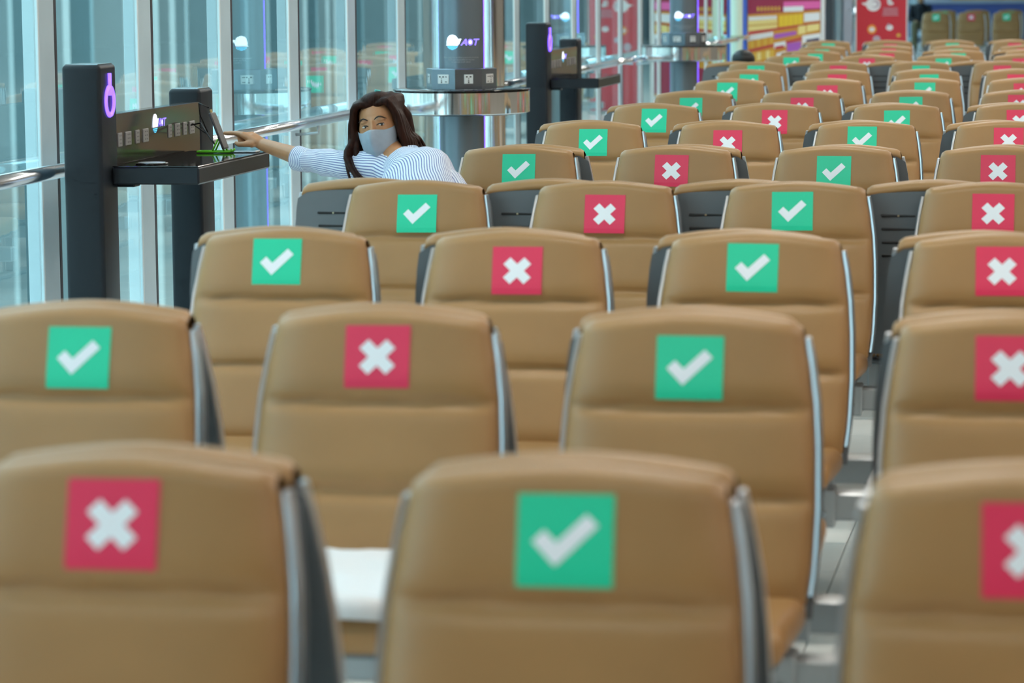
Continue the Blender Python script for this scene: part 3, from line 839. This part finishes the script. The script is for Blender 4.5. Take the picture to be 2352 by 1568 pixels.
    for j in range(nv-1):
        for i in range(nu-1): f.append((j*nu+i, j*nu+i+1, (j+1)*nu+i+1, (j+1)*nu+i))
    mk = link('face_mask', pydata('face_mask', v, f, True), MASKM, body); so = mk.modifiers.new('s', 'SOLIDIFY'); so.thickness = .0022; so.offset = 1
    mk['label'] = 'grey cloth face mask over nose and chin'
    for s in (-1, 1):
        tube('ear_loop', [H(s*.069, .014, -.022), H(s*.074, -.012, .004), H(s*.078, -.030, -.012), H(s*.070, .002, -.060), H(s*.060, .02, -.072)], .0014, MASKM, mk, 6)
    # hair: locks from the crown parting, past the face, to the shoulders
    bm = bmesh.new()
    bm_ell(bm, H(.0, -.034, .038), (.082, .092, .087), HM); bm_ell(bm, H(.004, .004, .092), (.062, .062, .034), HM)
    rnd = random.Random(3)
    for s in (-1, 1):
        for q in range(17):
            t = q/16                                # 0 at the brow, 1 at the nape
            yv = .052-.150*t
            px_ = .015+.002*q
            top = H(.008+s*.010, .050-.115*t, .110-.006*abs(t-.5)*4-.022*(1-t)**4)
            a1 = H(s*(.060+.012*min(1, t*3)), yv+.006*(1-t), .092-.012*(1-t)**3)
            a2 = H(s*(.083+.008*math.sin(math.pi*t)), yv-.008, .030)
            a3 = H(s*(.088+.012*math.sin(math.pi*t)), yv-.012, -.040)
            if s > 0:
                k = max(0., (t-.22)/.78)
                a2 = H((.083+.008*math.sin(math.pi*t))*(1-.34*t), yv-.008, .030)
                a3 = H(.090-.022*t, yv-.012, -.036)
                a4 = H(.092+.010*k+rnd.uniform(-.004, .004), yv-.02, -.088+.018*k)
                a5 = H(.086+.036*k+rnd.uniform(-.008, .008), yv-.008-.02*k, -.140+.030*k+rnd.uniform(-.010, .008))
            else:
                a3 = H(-(.096+.014*math.sin(math.pi*t)), yv-.010, -.040)
                fw = max(0., 1-t*1.7)
                a4 = H(-.116-.012*t+rnd.uniform(-.005, .005), yv-.002+.035*fw, -.100)
                a5 = H(-.052-.050*t+rnd.uniform(-.018, .014), yv+.020+.060*fw+.03, -.205+.040*t+rnd.uniform(-.022, .014))
            bm_chain(bm, spline([tuple(top), tuple(a1), tuple(a2), tuple(a3), tuple(a4), tuple(a5)], 3), [.013, .013, .0135, .014, .014, .014, .0145, .0145, .015, .015, .015, .0145, .0135, .0115, .009, .005])
    for q in range(46):                              # thin outer locks
        s = 1 if q % 2 else -1; t = rnd.uniform(.05, .95); yv = .052-.150*t; k = max(0., (t-.2)/.8)
        e0 = H(s*.03, .04-.11*t, .109-.02*(1-t)**3); e1 = H(s*(.088+.010*math.sin(math.pi*t))*(1-.32*t*(s > 0)), yv-.004, .040)
        if s > 0: e2 = H(.096-.012*k+rnd.uniform(-.004, .006), yv-.008, -.045); e3 = H(.100+.012*k+rnd.uniform(-.006, .008), yv-.014, -.090+.016*k); e4 = H(.084+.042*k+rnd.uniform(-.02, .02), yv-.004, -.150+.034*k+rnd.uniform(-.018, .012))
        else: e2 = H(-.108+rnd.uniform(-.006, .004), yv-.004, -.050); fw = max(0., 1-t*1.7); e3 = H(-.126+rnd.uniform(-.008, .008), yv+.004+.05*fw, -.120); e4 = H(-.062-.04*t+rnd.uniform(-.03, .024), yv+.05+.065*fw, -.212+.05*t+rnd.uniform(-.03, .02))
        bm_chain(bm, spline([tuple(e0), tuple(e1), tuple(e2), tuple(e3), tuple(e4)], 4), [.008]*9+[.0075, .007, .0065, .006, .0055, .005, .004, .0025])
    for q in range(9):                               # back of the head
        x = -.075+.15*q/8
        bm_chain(bm, [H(x*.5, -.09, .10), H(x, -.118, .02), H(x*1.05, -.112, -.06), H(x*1.1+.02, -.09, -.13)], [.02, .022, .022, .012])
    for q in range(4):                               # lock falling in front of her right shoulder
        bm_chain(bm, spline([tuple(H(-.074-.003*q, .035-.012*q, -.02)), tuple(H(-.088-.004*q, .050-.010*q, -.075)), tuple(H(-.076-.010*q, .085-.008*q, -.14)), tuple(H(-.034-.018*q, .105-.006*q, -.185+.004*q))], 3), [.011, .011, .012, .012, .012, .011, .010, .009, .007, .004])
    for q in range(3):                               # inner lock under the chin
        bm_chain(bm, [H(-.060+.014*q, .030, -.095), H(-.030+.016*q, .070, -.148), H(-.002+.014*q, .088, -.172)], [.016, .015, .006])
    hr = link('hair', remesh(bm, 'hair', .0027, 1, .5), HAIRM, body); hr['label'] = 'shoulder length dark brown hair'
    for q in range(6):                               # fine fringe strands
        a = -.02+.014*q
        pass
    cl = box('hair_clip', -.011, .011, -.006, .006, -.004, .006, mat('teal_clip', (.10, .52, .50), .35), body, .002)
    cl.matrix_parent_inverse = Matrix.Identity(4); cl.location = H(.020, .010, .124); cl.rotation_euler = (0, .2, .4)
    # shirt
    up = lambda p, d: tuple(Vector(p)+Vector(d))
    torso = [(-2.205, 10.29, .56, .160, .125), (-2.235, 10.46, .63, .160, .118), (-2.285, 10.66, .74, .172, .115), (-2.345, 10.79, .845, .180, .104), (-2.382, 10.86, .895, .158, .088), (-2.405, 10.895, .928, .108, .070), (-2.424, 10.918, .955, .074, .062)]
    sh = loft('shirt', torso, LX, STRIPES, body, 96, 'round', .006, 1, rfix=.135)
    def sleeve(name, pts, seed):
        return loft(name, pts, (0, 0, 1), STRIPES, sh, 64, 'round', .007, seed)
    d1 = (el-shR)
    p = lambda t: shR+d1*t
    fdir = (wr-el)
    cuff0 = el-fdir*.0; 
    sr = [(*(shR-d1*.40+Vector((.0, -.03, -.02))), .030, .025), (*(shR-d1*.28+Vector((.0, -.02, -.01))), .066, .058), (*(shR-d1*.12), .074, .066), (*p(.06), .068, .067), (*p(.3), .059, .058), (*p(.6), .052, .050), (*p(.85), .047, .047), (*(p(1.0)+Vector((-.004, .0, -.004))), .044, .044)]
    sleeve('sleeve', sr, 4)
    cd_ = (fdir.normalized()*.55+d1.normalized()*.45).normalized(); c0 = p(.98)+Vector((0, 0, -.004))
    cf = loft('cuff', [(*(c0), .0445, .0445), (*(c0+cd_*.028), .0455, .0455), (*(c0+cd_*.062), .0475, .0470)], (0, 0, 1), STRIPES, sh, 56, 'along', .0015, 7, (True, False))
    so = cf.modifiers.new('s', 'SOLIDIFY'); so.thickness = .002
    sleeve('sleeve', [(-2.325, 10.81, .900, .02, .02), (-2.290, 10.79, .900, .052, .050), (-2.245, 10.765, .888, .064, .062), (-2.185, 10.72, .835, .068, .064), (-2.14, 10.67, .73, .060, .056), (-2.15, 10.62, .68, .053, .052), (-2.24, 10.53, .63, .047, .046)], 9)
    # collar
    bm = bmesh.new()
    n = 28; fr = Vector((LX.y, -LX.x, 0))
    if fr.y > 0: fr = -fr
    rows = []
    for j, (rr, dz) in enumerate(((.064, -.012), (.067, .022), (.078, .010), (.094, -.018))):
        row = []
        for k in range(n+1):
            a = math.radians(75)+math.radians(210)*k/n
            c = neckb+Vector((.004, -.010, .030))
            pnt = c+fr*math.cos(a)*rr*1.05+LX*math.sin(a)*rr+Vector((0, 0, dz-.016*math.cos(a)*1.3))
            row.append(bm.verts.new(pnt))
        rows.append(row)
    for A, B in zip(rows[:-1], rows[1:]):
        for k in range(n): bm.faces.new((A[k], A[k+1], B[k+1], B[k]))
    me = from_bm('collar', bm, True); at = me.attributes.new('cloth', 'FLOAT', 'POINT')
    at.data.foreach_set('value', [(v.co-neckb).dot(LX) for v in me.vertices])
    co = link('collar', me, STRIPES, sh); so = co.modifiers.new('s', 'SOLIDIFY'); so.thickness = .002
    # trousers
    bm = bmesh.new()
    for dy in (-.075, .075):
        bm_chain(bm, [(-2.20, 10.22+dy, .55), (-2.60, 10.22+dy, .55), (-2.64, 10.23+dy, .12)], [.088, .066, .05])
    bm_capsule(bm, (-2.20, 10.15, .565), (-2.20, 10.31, .565), .110, .110)
    link('trousers', remesh(bm, 'trousers', .008, 3), mat('dark_trousers', (.03, .035, .05), .8), body)
    bm = bmesh.new()
    for s_ in (-.075, .075):
        bm = bmesh.new(); bm_chain(bm, [(-2.63, 10.23+s_, .05), (-2.76, 10.23+s_, .035)], [.045, .033])
        for vv in bm.verts: vv.co.z = max(vv.co.z, .002)
        link('shoe', from_bm('shoe', bm, True), mat('black_shoe', (.015, .015, .015), .4), body)
woman()

def seated_person(x, y, rz, top, trousers, label, hair=HAIRB, lean=0., seat=.44):
    """a figure sitting on a bench, facing local -y"""
    bm = bmesh.new(); h = seat
    N_ = lambda *p: Vector((p[0], p[1]+lean*(p[2]-h-.1), p[2])) if p[2] > h+.1 else Vector(p)
    neck = N_(0, .02, h+.52); head = N_(0, .0, h+.66)
    bm_ell(bm, head, (.074, .092, .105)); bm_ell(bm, head+Vector((0, -.03, -.06)), (.055, .055, .06)); bm_capsule(bm, head+Vector((0, .01, -.06)), neck, .05, .055)
    bm_capsule(bm, head+Vector((0, -.088, .005)), head+Vector((0, -.105, -.03)), .009, .014)
    for s in (-1, 1): bm_ell(bm, head+Vector((s*.074, 0, -.01)), (.01, .02, .03))
    bm_capsule(bm, neck+Vector((0, .01, -.1)), (0, .03, h+.12), .11, .12)
    for s in (-1, 1):
        sh = N_(s*.165, .03, h+.44); e = Vector((s*.215, .0, h+.20)); ha = Vector((s*.09, -.22, h+.15))
        bm_chain(bm, [sh, e, ha], [.05, .04, .027]); bm_ell(bm, ha+Vector((-s*.02, -.05, 0)), (.035, .05, .02))
        bm_chain(bm, [(s*.09, .0, h+.08), (s*.10, -.42, h+.07), (s*.10, -.44, .10)], [.08, .06, .04])
    body = link('person', remesh(bm, 'person', .009, 3), SKIN); body.location = (x, y, 0); body.rotation_euler = (0, 0, rz)
    tag(body, label, 'person')
    bm = bmesh.new(); bm_ell(bm, head+Vector((0, .022, .022)), (.096, .100, .100))
    bm_ell(bm, head+Vector((0, .05, -.04)), (.082, .065, .07))
    link('hair', remesh(bm, 'hair', .008, 2), hair, body)
    bm = bmesh.new(); bm_capsule(bm, neck+Vector((0, .01, -.10)), (0, .03, h+.12), .135, .145)
    bm_capsule(bm, N_(-.15, .03, h+.435), N_(.15, .03, h+.435), .065, .065)
    for s in (-1, 1): bm_chain(bm, [N_(s*.165, .03, h+.44), (s*.215, .0, h+.20), (s*.12, -.17, h+.155)], [.065, .054, .042])
    link('shirt', remesh(bm, 'shirt', .009, 3), top, body)
    bm = bmesh.new()
    for s in (-1, 1): bm_chain(bm, [(s*.09, .03, h+.09), (s*.10, -.42, h+.075), (s*.10, -.44, .12)], [.098, .075, .058])
    bm_capsule(bm, (-.06, .05, h+.10), (.06, .05, h+.10), .11, .11)
    link('trousers', remesh(bm, 'trousers', .010, 3), trousers, body)
    for s in (-1, 1):
        bm = bmesh.new(); bm_chain(bm, [(s*.10, -.43, .045), (s*.105, -.57, .035)], [.045, .036])
        for vv in bm.verts: vv.co.z = max(vv.co.z, .002)
        link('shoe', from_bm('shoe', bm, True), BLACK, body)
    return body
DARKCLOTH = mat('navy_cloth', (.012, .014, .022), .8)
kid = seated_person(-2.53, 23.88, math.pi, DARKCLOTH, mat('grey_trousers', (.08, .08, .09), .8), 'person with black hair showing above the tenth and eleventh seat rows', lean=.15, seat=.58); kid.scale = (.96, .85, .77)
seated_person(-3.12, 64.0, 0., DARKCLOTH, mat('khaki_trousers', (.16, .14, .08), .8), 'distant person in dark clothes sitting right of the red sign', seat=.50)

# ------------------------------------------------------------------ far end of the hall
def far_seats():
    for r, y in enumerate((54.0, 57.2)):
        for c in range(3):
            kind = 'check' if c % 2 == 0 else 'cross'
            seat_unit(-2.366+c*.608, y, False, kind, f'small distant tan seat with {"green check" if kind == "check" else "red cross"} sticker, {("far group, front", "far group, rear")[r]} row, {("left", "middle", "right")[c]}', 'far group of seats', 0, -.0, 0, 0)
        e = empty('bench_frame', (-2.366, y, 0)); tag(e, f'steel frame under the {("front", "rear")[r]} row of the distant seat group', 'bench beam', 'bench beams under the seat rows')
        box('beam', -.3, 1.5, -.20, -.13, .265, .335, ALU, e, .006)
        for lx in (.2, 1.0):
            box('leg', lx-.03, lx+.03, -.19, -.14, .03, .265, ALU, e, .005); box('foot', lx-.035, lx+.035, -.42, .2, 0, .03, ALU, e, .008)
far_seats()

def billboard():
    Y = 35.0; e = empty('billboard', (-3.255, Y, 0)); tag(e, 'bright billboard printed with yellow and red shelves of goods at the far window end', 'billboard')
    p = box('panel', -.415, .415, 0, .06, .25, 2.6, mat('board_orange', (.62, .26, .03), .35), e)
    box('frame_post', -.475, -.425, -.01, .07, 0, 2.65, mat('board_blue', (.06, .12, .50), .4), e, .004)
    box('frame_post', .42, .462, -.01, .07, 0, 2.65, mat('board_white', (.70, .68, .68), .4), e, .004)
    box('frame_rail', -.425, .42, -.01, .07, 2.6, 2.65, mat('board_white', (.70, .68, .68), .4), e, .004)
    box('frame_rail', -.425, .42, -.01, .07, .20, .25, mat('board_white', (.70, .68, .68), .4), e, .004)
    C = {'wine': (.30, .02, .06), 'red': (.50, .03, .05), 'pink': (.75, .12, .38), 'white': (.78, .76, .78), 'cream': (.85, .66, .25), 'yellow': (.80, .52, .03), 'amber': (.66, .30, .03), 'violet': (.40, .10, .48), 'dark': (.06, .05, .12), 'gold': (.70, .40, .05)}
    def q(name, X0, X1, l0, l1, r0, r1, col, lay):
        f = lambda X, Yp: ((X-480)/1240*.83-.415, -.002-.0015*lay, 1.34-Yp/7.84*.0049)
        # l0..l1 are heights at the left board edge, r0..r1 at the right edge
        def yy(X, l, r): return l+(r-l)*(X-480)/1240
        me = pydata(name, [f(X0, yy(X0, l1, r1)), f(X1, yy(X1, l1, r1)), f(X1, yy(X1, l0, r0)), f(X0, yy(X0, l0, r0))], [(0, 1, 2, 3)])
        link(name, me, mat('print_'+col, C[col], .4), p)
    q('printed_band', 480, 1720, -1900, 255, -1600, 180, 'wine', 0)
    for k in range(3): q('printed_shelf', 480, 1720, -420-430*k, -370-430*k, -330-330*k, -290-330*k, 'amber', 1); q('printed_goods', 520+60*k, 1300, -640-430*k, -440-430*k, -540-330*k, -345-330*k, ('pink', 'yellow', 'white')[k], 1)
    for k in range(7): q('printed_goods', 640+k*60, 672+k*60, 120, 200, 110, 170, 'gold', 1)
    q('printed_goods', 1090, 1720, 40, 200, 20, 150, 'pink', 1); q('printed_goods', 1090, 1430, 140, 235, 100, 190, 'white', 2)
    for k in range(9): q('printed_goods', 495+k*54, 540+k*54, 300, 370, 245, 300, 'white', 1); q('printed_goods', 490+k*55, 538+k*55, 375, 450, 290, 370, 'cream', 1); q('printed_goods', 490+k*55, 538+k*55, 475, 560, 380, 430, 'cream', 1)
    for k in range(5): q('printed_goods', 1015+k*82, 1090+k*82, 330, 560, 225, 400, 'yellow', 1)
    q('printed_goods', 1440, 1710, 300, 500, 225, 370, 'white', 1)
    q('printed_shelf', 480, 1720, 575, 625, 395, 420, 'red', 1)
    for k in range(8): q('printed_goods', 470+k*56, 520+k*56, 640, 740, 440, 500, 'white', 1); q('printed_goods', 480+k*55, 525+k*55, 745, 890, 520, 620, ('amber', 'gold')[k % 2], 1)
    q('printed_goods', 930, 1310, 690, 800, 500, 540, 'violet', 1); q('printed_goods', 1340, 1470, 560, 780, 430, 560, 'cream', 1); q('printed_goods', 1490, 1700, 560, 780, 420, 540, 'cream', 1)
    q('printed_shelf', 480, 1720, 905, 950, 600, 640, 'red', 1)
    q('printed_goods', 930, 1130, 860, 960, 640, 740, 'white', 2); q('printed_goods', 950, 1100, 930, 985, 700, 750, 'red', 3)
    q('printed_goods', 1150, 1390, 900, 1100, 690, 860, 'violet', 1); q('printed_goods', 1410, 1720, 800, 1180, 600, 860, 'white', 3); q('printed_goods', 1480, 1700, 880, 1000, 680, 780, 'dark', 4)
    for k in range(6): q('printed_goods', 490+k*75, 555+k*75, 990, 1140, 720, 820, ('cream', 'gold')[k % 2], 1)
    q('printed_goods', 970, 1130, 1100, 1300, 760, 940, 'white', 2)
    q('printed_band', 480, 1720, 1330, 1730, 1060, 1700, 'wine', 0)
billboard()
gp = empty('pale_post', (-3.685, 34.0, 0)); tag(gp, 'pale green post with a collar ring beside the billboard', 'post')
lathe('post', [(.062, 0), (.062, 5.45)], mat('pale_green', (.62, .74, .62), .4), gp, 28); lathe('collar', [(.066, .925), (.078, .93), (.078, .955), (.066, .96)], mat('olive_ring', (.30, .36, .22), .4), gp, 28)
for k, (x, w_, c) in enumerate(((-2.98, .045, (.05, .065, .08)), (-2.86, .035, (.22, .30, .34)), (-2.745, .055, (.34, .36, .42)))):
    o = box('door_post', x-w_, x+w_, 38, 38.12, 0, 3.2, mat(f'door_post_{k}', c, .4, metal=.3), None, .006)
    tag(o, ('dark slim door post right of the billboard', 'blue grey middle door post between billboard and red sign', 'silver grey door post just left of the red sign')[k], 'post')
gl_ = box('glass_leaf', -2.94, -2.80, 38.04, 38.07, 0, 3.1, mat('door_glass', (.18, .26, .32), .15)); tag(gl_, 'narrow blue grey glass leaf between the dark and silver door posts', 'door panel')
lp = empty('wall_lamp', (-2.61, 37.9, 1.19)); tag(lp, 'small round bright white lamp at left edge of the red sign', 'lamp')
bm = bmesh.new(); bm_ell(bm, (0, 0, 0), (.05, .05, .06)); link('globe', from_bm('globe', bm, True), mat('lamp_white', (1, 1, 1), .5, emit=(.9, .97, 1), estr=2.5), lp)
tube('stem', [(0, .04, 0), (-.12, .10, 0)], .012, ALU, lp, 8)

def red_sign():
    e = empty('red_sign', (-2.21, 36.0, 0)); tag(e, 'tall red standing sign with white round emblem and small icons', 'sign')
    p = box('panel', -.29, .29, 0, .03, .04, 1.95, mat('sign_red', (.50, .018, .035), .4), e, .003)
    box('foot', -.30, .30, -.10, .13, 0, .04, ALU, e, .01); box('edge', .29, .305, -.005, .035, .04, 1.95, mat('sign_edge', (.6, .58, .6), .4), e)
    box('edge', -.305, -.29, -.005, .035, .04, 1.95, mat('sign_edge', (.6, .58, .6), .4), e)
    WP = mat('sign_white', (.72, .72, .76), .5); OR = mat('sign_orange', (.75, .28, .04), .5); GY = mat('sign_grey', (.42, .34, .42), .5)
    fn = lambda a, b, o=.0015: (a, -o, b)
    def disc(cx, cz, rx, rz_, m_, nm, o=.0015): flat_poly(nm, [[(cx+rx*math.cos(k*math.pi/10), cz+rz_*math.sin(k*math.pi/10)) for k in range(20)]], lambda a, b: fn(a, b, o), m_, p)
    disc(-.095, 1.275, .085, .080, WP, 'emblem'); disc(-.075, 1.28, .05, .045, GY, 'emblem_ring', .003); disc(-.09, 1.278, .04, .03, WP, 'emblem_core', .0045)
    flat_poly('emblem_wing', [[(-.235, 1.29), (-.13, 1.305), (-.13, 1.26), (-.20, 1.265)]], lambda a, b: fn(a, b, .003), WP, p)
    for k, z in enumerate((1.225, 1.205, 1.185, 1.165, 1.145)): flat_poly('text_line', [[(.02-.02*k/4, z), (.19+.01*k/4, z), (.19, z+.007), (.02, z+.007)]], fn, GY, p)
    disc(.09, 1.315, .025, .03, WP, 'icon'); disc(.105, 1.285, .035, .018, WP, 'icon')
    disc(-.11, .985, .052, .055, OR, 'icon'); disc(-.11, .985, .032, .026, WP, 'icon_core', .003)
    disc(.095, 1.005, .040, .034, WP, 'icon'); disc(.085, 1.035, .018, .015, GY, 'icon_core', .003)
    disc(.20, .915, .026, .024, mat('sign_gold', (.55, .30, .05), .5), 'icon'); disc(-.055, .875, .045, .036, GY, 'icon'); disc(-.17, .79, .05, .05, GY, 'icon')
red_sign()
ct = empty('counter', (-1.4, 76, 0)); tag(ct, 'distant service counter with orange front and blue band at the far end', 'counter')
box('base', -2.2, 4, 0, .8, 0, .90, mat('counter_blue', (.07, .10, .34), .5), ct); box('front_band', -1.55, 4, -.03, 0, .985, 1.6, mat('counter_orange', (.62, .32, .04), .5), ct); box('worktop', -2.25, 4.05, -.06, .85, .90, .985, mat('counter_top', (.35, .38, .50), .4), ct, .006)

# ------------------------------------------------------------------ white bag on a seat in the second row
def white_bag():
    bm = bmesh.new(); bm_box(bm, -.17, .17, -.24, .18, 0, .060, .024, 4)
    bmesh.ops.subdivide_edges(bm, edges=[e for e in bm.edges if e.calc_length() > .06], cuts=10, use_grid_fill=True)
    for v in bm.verts:
        x, y, z = v.co
        k = z/.060
        v.co.z = z*(1+.25*(y+.2)/.38-.10*x/.17) + k*.012*noise.noise(Vector((x*14, y*14, 2)))
        v.co += Vector((.006*noise.noise(Vector((y*18, z*30, 5))), .008*noise.noise(Vector((x*16, z*34, 8))), 0))
        if y < -.15: v.co.z *= .8
    e = empty('white_bag', (-1.345, 5.53, .450)); tag(e, 'white folded cloth bag lying on a second row seat behind the front row', 'bag')
    WB = mat('white_cloth', (.80, .82, .85), .75, bump=.3, bscale=30.)
    link('bag', from_bm('bag', bm, True), WB, e)
    bm = bmesh.new(); bm_tube(bm, [(-.165, -.235, .028), (-.08, -.252, .022), (.03, -.248, .024), (.165, -.24, .014)], [.020, .026, .024, .019], 14)
    link('rolled_edge', from_bm('rolled_edge', bm, True), WB, e)
    e.rotation_euler = (-.055, 0, 0)
white_bag()
